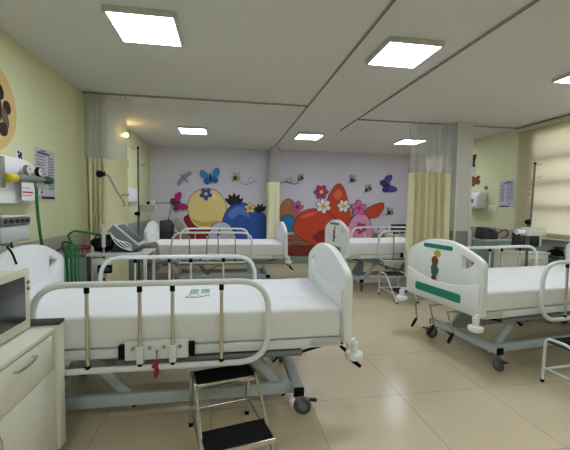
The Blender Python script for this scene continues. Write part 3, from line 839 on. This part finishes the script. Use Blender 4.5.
mo = thing('patient_monitor', 'boxy cream patient monitor with dark screen on the front left cabinet', 'monitor', (-1.07, 1.56, .698))
MB().bx(-.14, .125, -.25, .255, .012, .285, .014).bx(-.12, .10, -.22, .22, 0, .014).build('case', 'cream', mo)
MB().bx(.118, .142, -.262, .268, .008, .295, .010).build('bezel', 'cream', mo)
MB().bx(.138, .1445, -.225, .222, .055, .262, .004).build('screen', 'screen', mo)
MB().lathe([(.020, 0), (.022, .01), (.020, .028), (.004, .030)], (.06, .268-.013, .16), 'y').build('knob', 'midgrey', mo)
MB().cyl((.142, .247, .20), (.148, .247, .20), .008).cyl((.142, .247, .23), (.148, .247, .23), .008).build('button', 'midgrey', mo)

# ------------------------------------------------------------------ equipment cart behind the nearest bed
CX, CY = -1.00, 3.62
ct = thing('equipment_cart', 'steel equipment cart behind the nearest bed with chrome hook pole, carrying the tilted monitor', 'cart', (CX, CY, 0))
for z in (.83, .45, .18): MB().bx(-.27, .26, -.21, .21, z-.012, z+.012, .004).build('shelf', 'steel' if z < .8 else 'litegrey', ct)
for x in (-.25, .24):
    for y in (-.19, .19):
        MB().bx(x-.014, x+.014, y-.014, y+.014, .08, .83, .003).build('post', 'darkgrey' if x < 0 else 'litegrey', ct)
        c = MB().bx(x-.016, x+.016, y-.012, y+.012, .05, .082).build('caster', 'midgrey', ct)
        MB().cyl((x, y-.011, .032), (x, y+.011, .032), .032, seg=16).build('wheel', 'wheel', c)
MB().bx(-.21, -.10, -.212, -.19, .62, .80, .004).build('back_strip', 'litegrey', ct)
pb = MB().bx(-.16, -.04, -.252, -.214, .67, .745, .006).build('power_adapter', 'black', ct)
MB().bx(-.15, -.05, -.255, -.251, .69, .725, .002).build('label_plate', 'darkgrey', pb)
PX, PY = -.135, -.15
po = MB().cyl((PX, PY, .842), (PX, PY, 1.58), .011).lathe([(.026, .842), (.026, .854), (.012, .862)], (PX, PY, 0)).build('upright_pole', 'chrome', ct)
tag(po, 'chrome pole')
MB().cyl((PX, PY, .90), (PX, PY, 1.08), .017).ball((PX, PY, 1.09), .022).build('sleeve', 'litegrey', po)
MB().ball((PX-.02, PY-.02, 1.575), .034, .8, 1, 1).cyl((PX-.04, PY-.02, 1.575), (PX+.03, PY-.02, 1.575), .02).build('joint', 'black', po)
MB().tube([Vector(p)+Vector((PX, PY, .84)) for p in fillet([(.02, -.02, .735), (.06, -.02, .72), (.13, -.02, .58), (.19, -.02, .48)], .04, 5)], .009).build('hook_arm', 'steel', po)
MB().tube([Vector(p)+Vector((PX, PY, .84)) for p in fillet([(.16, -.02, .53), (.20, -.03, .555), (.225, -.03, .54), (.235, -.03, .56)], .02, 4)], .007).build('hook', 'steel', po)
MB().tube([Vector(p)+Vector((PX, PY, .84)) for p in fillet([(.19, -.02, .48), (.20, -.02, .45), (.175, -.02, .44)], .015, 4)], .007).build('hook', 'steel', po)

mn = thing('patient_monitor', 'grey patient monitor leaning back on the equipment cart', 'monitor', (-.945, 3.64, .843))
dv = Vector((.23, 0, -.205)).normalized(); nv = Vector((.205, 0, .23)).normalized(); yv = Vector((0, 1, 0))
rm = Matrix((dv, yv, nv)).transposed()
cc = Vector((-.0, 0, .165))
MB().box(cc-nv*.045, (.30, .29, .085), .012, rm).build('case', 'midgrey', mn)
MB().box(cc+nv*.002, (.31, .30, .016), .006, rm).build('bezel', 'litegrey', mn)
MB().box(cc+nv*.010, (.25, .235, .006), .002, rm).build('screen', 'screengrey', mn)
MB().prism([(-.15, .0), (.10, .0), (.075, .04), (-.09, .16)], lambda u, v: (u, -.10, v), (0, .20, 0)).build('stand', 'darkgrey', mn)
w = MB()
for k in range(4): w.tube(fillet([(-.14+.02*k, -.155, .20-.03*k), (-.10+.03*k, -.165, .11), (-.04+.03*k, -.165, .05+.01*k), (.05, -.16, .02)], .05, 5), .005, 6)
w.build('lead', 'white_plastic', mn)
bg = thing('equipment_bag', 'black lumpy equipment pouch on the left end of the equipment cart', 'bag', (-1.19, 3.70, .843))
b = MB()
for k in range(7): b.ball((.05*math.sin(k*2.1), .12*math.cos(k*1.7), .045+.022*(k % 4)), .055, 1, 1.1, .8, 10)
b.bx(-.07, .07, -.13, .13, 0, .10, .02).build('body', 'black', bg)
h = MB()
for k in range(3): h.tube(fillet([(-.06+.05*k, -.14, .05), (-.05+.05*k, -.15, .15), (.0+.04*k, -.12, .17), (.05+.02*k, -.145, .06)], .05, 5), .008, 8)
h.build('strap', 'darkgrey', bg)

bk = thing('hose_basket', 'red wire basket hung on the cart end full of green hoses', 'basket', (-1.395, 3.52, .74))
rg = MB()
for z, r_ in ((.155, .115), (.135, .11), (.07, .08)):
    rg.tube([(r_*math.cos(a), r_*math.sin(a), z) for a in [2*PI*k/24 for k in range(24)]], .009 if z > .15 else .005, 8, True)
for k in range(10):
    a = 2*PI*k/10; rg.cyl((.112*math.cos(a), .112*math.sin(a), .15), (.08*math.cos(a), .08*math.sin(a), .07), .0035, seg=6)
rg.bx(.09, .122, -.03, .03, .14, .165, .004)
rg.build('basket', 'red', bk)
hs = thing('breathing_hoses', 'bundle of thin green hoses looped over the red basket, hanging down', 'hoses', (-1.395, 3.52, .45))
for k in range(6):
    a = random.uniform(0, 6.28); rr = random.uniform(.02, .08)
    x, y = rr*math.cos(a), rr*math.sin(a)-.03
    zl = random.uniform(-.02, .12)
    pts = [(x, y, .46), (x*1.3, y*1.2-.05, .49), (x*1.1+.02, y-.11, .44), (x*.9+.03, y-.13, .28), (x*.8+.035, y-.125, zl), (x*.8+.05, y-.12, zl-.03), (x*.8+.065, y-.125, zl+.02), (x*.8+.06, y-.13, .30), (x*.8+.06, y-.10, .45), (x+.03, y-.02, .47)]
    MB().tube(fillet(pts, .06, 4), .0055, 8).build('hose', 'hose', hs)
MB().tube(fillet([(-.02, 0, .46), (-.06, -.02, .56), (.0, -.02, .60), (.12, .02, .575), (.22, .04, .55)], .06, 6), .010, 8).build('hose', 'hose', hs)
MB().tube(fillet([(-.03, .02, .47), (-.12, .02, .50), (-.115, .0, .44), (-.14, -.05, .42)], .04, 5), .009, 8).build('hose', 'darkgreen', hs)

# ------------------------------------------------------------------ IV stands
def iv_stand(label, x, y, ztop, knob_z, hooks=((0, .0),), lean=0, base=.22):
    t = thing('infusion_stand', label, 'infusion stand', (x, y, 0))
    MB().cyl((0, 0, .10), (0, 0, knob_z), .0155).cyl((lean*.5, 0, knob_z-.05), (lean, 0, ztop), .0115).build('pole', 'pole', t)
    b = MB()
    for k in range(5):
        a = 2*PI*k/5+.4; b.bar((0, 0, .10), (base*math.cos(a), base*math.sin(a), .075), .022, .02, .003)
    b.lathe([(.03, .07), (.035, .09), (.02, .13)], (0, 0, 0)).build('base', 'steel', t)
    for k in range(5):
        a = 2*PI*k/5+.4; p = (base*.96*math.cos(a), base*.96*math.sin(a), 0)
        MB().cyl((p[0]-.012*math.sin(a), p[1]+.012*math.cos(a), .03), (p[0]+.012*math.sin(a), p[1]-.012*math.cos(a), .03), .03, seg=14).cyl((p[0], p[1], .03), (p[0], p[1], .075), .007).build('caster', 'wheel', t)
    MB().ball((-.03, -.01, knob_z), .026).cyl((0, 0, knob_z-.03), (0, 0, knob_z+.03), .02).build('clamp_knob', 'black', t)
    for s, dz in hooks:
        MB().tube(fillet([(lean, 0, ztop-dz), (lean+s*.07, 0, ztop-dz-.004), (lean+s*.085, 0, ztop-dz+.02), (lean+s*.10, 0, ztop-dz+.015)], .02, 4), .0055, 8).build('hook', 'chrome', t)
    MB().ball((lean, 0, ztop), .016).build('top_cap', 'black', t)
    return t
iv_stand('tall infusion stand by the left wall beside the far left bed', -1.245, 5.25, 2.10, 1.17, ((-1, .02), (1, .24)), 0, .19)
iv_stand('infusion stand with hooks in front of the cream blind on the right', 3.51, 3.60, 1.835, 1.15, ((1, .012), (1, .16), (-1, .30), (-1, .36)), .05, .15)
iv_stand('infusion stand seen through the curtain netting by the far window', 3.98, 6.45, 2.08, 1.2, ((1, .02), (-1, .02)), 0, .2)

pm = thing('infusion_pump', 'pale grey infusion pump clamped to the left infusion stand', 'infusion pump', (-1.245, 5.25, 1.20))
MB().bx(.025, .24, -.06, .06, .0, .10, .012).build('case', 'litegrey', pm)
MB().bx(.012, .045, -.025, .025, .02, .08, .004).build('clamp', 'darkgrey', pm)
MB().lathe([(.03, .10), (.035, .13), (.03, .16), (.012, .165)], (.19, 0, 0)).build('cup', 'white_plastic', pm)

pu = thing('infusion_pump', 'pale syringe pump clamped across the right infusion stand', 'infusion pump', (3.47, 3.55, .995))
MB().bx(-.10, .145, -.09, .025, .0, .095, .012).build('case', 'litegrey', pu)
MB().bx(-.02, .135, -.094, -.085, .025, .072, .003).build('display', 'cream', pu)
MB().cyl((-.19, -.04, .045), (-.10, -.04, .045), .024).cyl((-.20, -.04, .045), (-.19, -.04, .045), .032).build('syringe', 'white_plastic', pu)
MB().bx(.0, .05, .02, .04, .02, .07).build('clamp', 'darkgrey', pu)

# ------------------------------------------------------------------ brown companion chair between the left beds
ch = thing('companion_chair', 'brown padded chair between the two left beds', 'armchair', (-.86, 4.80, 0))
MB().bx(-.20, .24, -.24, .24, .33, .45, .03).build('seat', 'brown', ch)
MB().box((-.13, 0, .60), (.17, .44, .38), .04, Matrix.Rotation(R(-10), 3, 'Y')).build('backrest', 'brown', ch)
for s in (-1, 1):
    MB().bx(-.19, .22, s*.25-.025, s*.25+.025, .56, .60, .015).build('armrest', 'brown', ch)
    MB().bx(.16, .20, s*.25-.018, s*.25+.018, .0, .56, .004).build('leg', 'steel', ch)
    MB().bx(-.20, -.16, s*.25-.018, s*.25+.018, .0, .56, .004).build('leg', 'steel', ch)

# ------------------------------------------------------------------ ventilator by the mural, far left corner
vt = thing('ventilator', 'dark ventilator with jointed arm and tilted beige panel in the far left corner', 'ventilator', (-1.12, 7.08, 0))
MB().bx(-.15, .08, -.16, .16, .62, 1.0, .015).build('body', 'darkgrey', vt)
MB().bx(-.12, .05, -.165, -.155, .80, .97, .004).build('display', 'screengrey', vt)
MB().box((.24, -.06, .84), (.13, .22, .44), .02, Matrix.Rotation(R(-33), 3, 'Y')).build('tilted_panel', paint((150, 145, 126)), vt)
MB().cyl((0, 0, .08), (0, 0, .62), .03).bx(-.22, .22, -.02, .02, .06, .09).bx(-.02, .02, -.22, .22, .06, .09).build('stand', 'steel', vt)
for x, y in ((-.2, 0), (.2, 0), (0, -.2), (0, .2)): MB().cyl((x, y-.012, .03), (x, y+.012, .03), .03).build('caster', 'wheel', vt)
ar = MB().tube([(-.0, -.05, 1.0), (.07, -.08, 1.335)], .010).tube([(.08, -.08, 1.335), (-.36, -.10, 1.33)], .010).build('arm', 'midgrey', vt)
MB().ball((.08, -.08, 1.335), .025).ball((-.36, -.10, 1.33), .03).cyl((-.0, -.05, .99), (0, -.05, 1.03), .018).build('joint', 'black', vt)

# left wall beyond the curtain: lit lamp, decal, second gas panel
wlp = thing('wall_lamp', 'small glowing lamp high on the left wall above the curtain', 'lamp', (XL, 5.70, 2.35))
MB().lathe([(.05, .0), (.05, .012), (.02, .03), (.016, .05)], (0, 0, 0), 'x').build('base', 'cream', wlp)
M['bulb'] = mat('warm_bulb', (255, 214, 140), .5, var=0, emit=22)
MB().ball((.075, 0, 0), .034).build('bulb', 'bulb', wlp)
dc = thing('wall_sticker', 'tall grey cut-out decoration under the glowing lamp on the left wall', 'wall sticker', (XL, 5.66, 1.98))
MB().prism([(-.10, 0), (.12, 0), (.13, .10), (.07, .22), (.06, .31), (-.02, .33), (-.06, .26), (-.10, .14)], lambda u, v: (.001, u, v), (.004, 0, 0)).build('cutout', paint((148, 150, 162)), dc)
MB().prism([(.03, .02), (.08, .03), (.05, .22), (.02, .24)], lambda u, v: (.004, u, v), (.003, 0, 0)).build('dark_patch', paint((84, 84, 100)), dc)
d2 = thing('wall_sticker', 'small dark cut-out on the left wall beyond the curtain', 'wall sticker', (XL, 6.03, 1.86))
MB().prism([(-.06, .02), (.0, -.02), (.05, .05), (.06, .14), (.0, .16), (-.05, .10)], lambda u, v: (.001, u, v), (.004, 0, 0)).build('cutout', paint((56, 52, 62)), d2)
gas_panel(5.6, 6.55, 'white rounded medical gas console on the left wall above the far left bed', 1.34, 1.56)

# ------------------------------------------------------------------ right wall
sd = thing('soap_dispenser', 'white towel dispenser on the green right wall behind the column', 'dispenser', (XR, 5.58, 1.30))
MB().prism([(0, .0), (-.17, .0), (-.21, .05), (-.20, .22), (-.15, .285), (0, .29)], lambda u, v: (u-.001, -.19, v), (0, .38, 0), bev=.015).build('case', 'white_plastic', sd, smooth=.8)
MB().bx(-.214, -.19, -.11, .02, .10, .17, .004).build('window', 'midgrey', sd)
ol = thing('wall_sensor', 'tiny grey box above the towel dispenser', 'sensor', (XR, 5.42, 1.63))
MB().bx(-.02, -.001, -.035, .035, 0, .06, .005).build('case', 'midgrey', ol)
MB().cyl((-.022, 0, .03), (-.02, 0, .03), .012).build('lens', 'darkgrey', ol)
for i, y in enumerate((5.31, 5.19)):
    s = thing('switch_plate', ('white switch plate on the right wall, next to the towel dispenser', 'white switch plate on the right wall, next to the lilac notice')[i], 'switch', (XR, y, 1.245), 0, 'switch plates on the right wall')
    MB().bx(-.012, -.001, -.038, .038, 0, .115, .004).build('plate', 'white_plastic', s)
    MB().bx(-.016, -.010, -.012, .012, .035, .08, .002).build('rocker', 'paperwhite', s)
s1 = thing('wall_sticker', 'brown four-lobed cut-out above the towel dispenser on the right wall', 'wall sticker', (XR, 5.70, 1.70))
MB().prism([(.14, .0), (.10, .03), (.05, -.01), (-.02, .04), (-.09, .02), (-.13, .08), (-.09, .12), (-.12, .18), (-.06, .19), (.0, .16), (.08, .20), (.15, .16)], lambda u, v: (-.001, u, v), (-.004, 0, 0)).build('cutout', paint((122, 74, 44)), s1)
s2 = thing('wall_sticker', 'black and white upright cut-out highest on the right wall beside the column', 'wall sticker', (XR, 5.74, 1.89))
MB().prism([(-.05, 0), (.08, 0), (.09, .14), (.05, .24), (.07, .36), (-.03, .36), (-.02, .2)], lambda u, v: (-.001, u, v), (-.004, 0, 0)).build('cutout', paint((196, 194, 188)), s2)
MB().prism([(-.02, .16), (.07, .18), (.05, .24), (.075, .38), (-.05, .39), (-.03, .32), (.0, .26)], lambda u, v: (-.004, u, v), (-.003, 0, 0)).build('dark_patch', paint((34, 32, 34)), s2)

# trolley with black handset device behind the column
tl = thing('device_trolley', 'low grey trolley behind the column carrying a black device', 'trolley', (3.73, 4.42, 0))
for z in (.86, .35): MB().bx(-.22, .22, -.15, .15, z-.012, z+.012, .004).build('shelf', 'litegrey', tl)
for x in (-.20, .20):
    for y in (-.13, .13):
        p = MB().cyl((x, y, .05), (x, y, .86), .012).build('post', 'steel', tl)
        MB().cyl((x, y-.01, .026), (x, y+.01, .026), .026).build('caster', 'wheel', tl)
dvx = thing('desk_device', 'black device with a curved cable on the trolley behind the column', 'medical device', (3.65, 4.40, .873))
MB().prism([(-.15, 0), (.08, 0), (.08, .10), (.03, .13), (-.05, .07), (-.09, .17), (-.13, .17), (-.15, .06)], lambda u, v: (u, -.09, v), (0, .18, 0), bev=.008).build('body', 'darkgrey', dvx)
MB().bx(-.02, .075, -.06, .06, .13, .165, .01).build('handset', 'midgrey', dvx)
MB().tube(fillet([(.07, -.08, .08), (.16, -.1, .14), (.22, -.1, .12), (.22, -.1, .05), (.12, -.1, .015)], .06, 6), .010, 8).build('cable', 'red', dvx)

# white drawer cabinet, monitor and side table by the right window
c2 = thing('drawer_cabinet', 'white drawer cabinet beside the right infusion stand', 'cabinet', (3.80, 4.0, 0))
MB().bx(-.22, .20, -.22, .20, .05, .735, .004).build('carcass', 'cabinet', c2)
MB().bx(-.235, .215, -.235, .21, .736, .758, .004).build('top_board', 'cabinet', c2)
for k, (z0, z1) in enumerate(((.57, .725), (.40, .56), (.07, .39))):
    d = MB().bx(-.205, .185, -.234, -.221, z0, z1, .003).build('drawer' if k < 2 else 'door', 'cabinet', c2)
    MB().tube(fillet([(-.06, -.233, z1-.05), (-.06, -.255, z1-.05), (.05, -.255, z1-.05), (.05, -.233, z1-.05)], .015, 4), .006, 8).build('handle', 'steel', d)
for x in (-.18, .16):
    for y in (-.18, .16): MB().cyl((x, y-.01, .025), (x, y+.01, .025), .025).build('caster', 'wheel', c2)
m2 = thing('patient_monitor', 'dark backed monitor standing on the white drawer cabinet by the window', 'monitor', (3.865, 4.0, .759))
MB().bx(-.16, .12, -.10, .06, .05, .235, .015).build('case', 'darkgrey', m2)
MB().bx(-.145, .105, -.104, -.098, .07, .215, .004).build('screen', 'screen', m2)
MB().bx(-.10, .08, -.07, .05, 0, .055, .008).build('foot', 'midgrey', m2)
MB().bx(.121, .16, -.09, .05, .06, .25, .01).build('side_module', 'cream', m2)
t2 = thing('side_table', 'side table with a dark top right of the white drawer cabinet', 'table', (4.21, 3.90, 0))
MB().bx(-.165, .165, -.24, .24, .685, .71, .004).build('table_top', 'darkgrey', t2)
for x in (-.15, .15):
    for y in (-.22, .22): MB().bx(x-.012, x+.012, y-.012, y+.012, 0, .685, .002).build('leg', 'litegrey', t2)
MB().bx(-.15, .15, -.238, -.225, .52, .68, .003).build('apron', 'cabinet', t2)
it = thing('cable_coil', 'dark coil of cables lying on the side table by the window', 'cables', (4.19, 3.88, .711))
cl = MB()
for k in range(4): cl.tube([((.09-.012*k)*math.cos(a)+.01*k, (.10-.01*k)*math.sin(a), .012+.016*k+.004*math.sin(3*a)) for a in [2*PI*q/24 for q in range(24)]], .009, 8, True)
cl.build('coil', 'black', it)
MB().bx(.0, .10, -.05, .03, .075, .115, .012).build('connector', 'darkgrey', it)

# bedside unit and dark monitor beyond the far right bed
c3 = thing('bedside_cabinet', 'cream cabinet beyond the far right bed, glimpsed beside the yellow curtain', 'cabinet', (3.52, 6.75, 0))
MB().bx(-.22, .22, -.20, .20, .05, .74, .004).build('carcass', 'cabinet', c3)
MB().bx(-.235, .235, -.215, .21, .741, .76, .004).build('top_board', 'cabinet', c3)
d = MB().bx(-.20, .20, -.214, -.201, .56, .725, .003).build('drawer', 'cabinet', c3)
MB().tube(fillet([(-.06, -.213, .65), (-.06, -.232, .65), (.06, -.232, .65), (.06, -.213, .65)], .012, 4), .006, 8).build('handle', 'steel', d)
d = MB().bx(-.20, .20, -.214, -.201, .07, .55, .003).build('door', 'cabinet', c3)
for x in (-.18, .18):
    for y in (-.17, .17): MB().cyl((x, y-.01, .025), (x, y+.01, .025), .025).build('caster', 'wheel', c3)
m3 = thing('patient_monitor', 'small dark monitor beyond the far right bed beside the yellow curtain', 'monitor', (3.50, 6.72, .761))
MB().bx(-.15, .15, -.08, .08, .03, .20, .012).bx(-.08, .08, -.06, .06, 0, .035).build('case', 'darkgrey', m3)
MB().bx(-.13, .13, -.084, -.078, .05, .18, .003).build('screen', 'screen', m3)

sc = bpy.context.scene
sc.view_settings.view_transform = 'Standard'
sc.view_settings.look = 'None'
sc.view_settings.exposure = 1.04
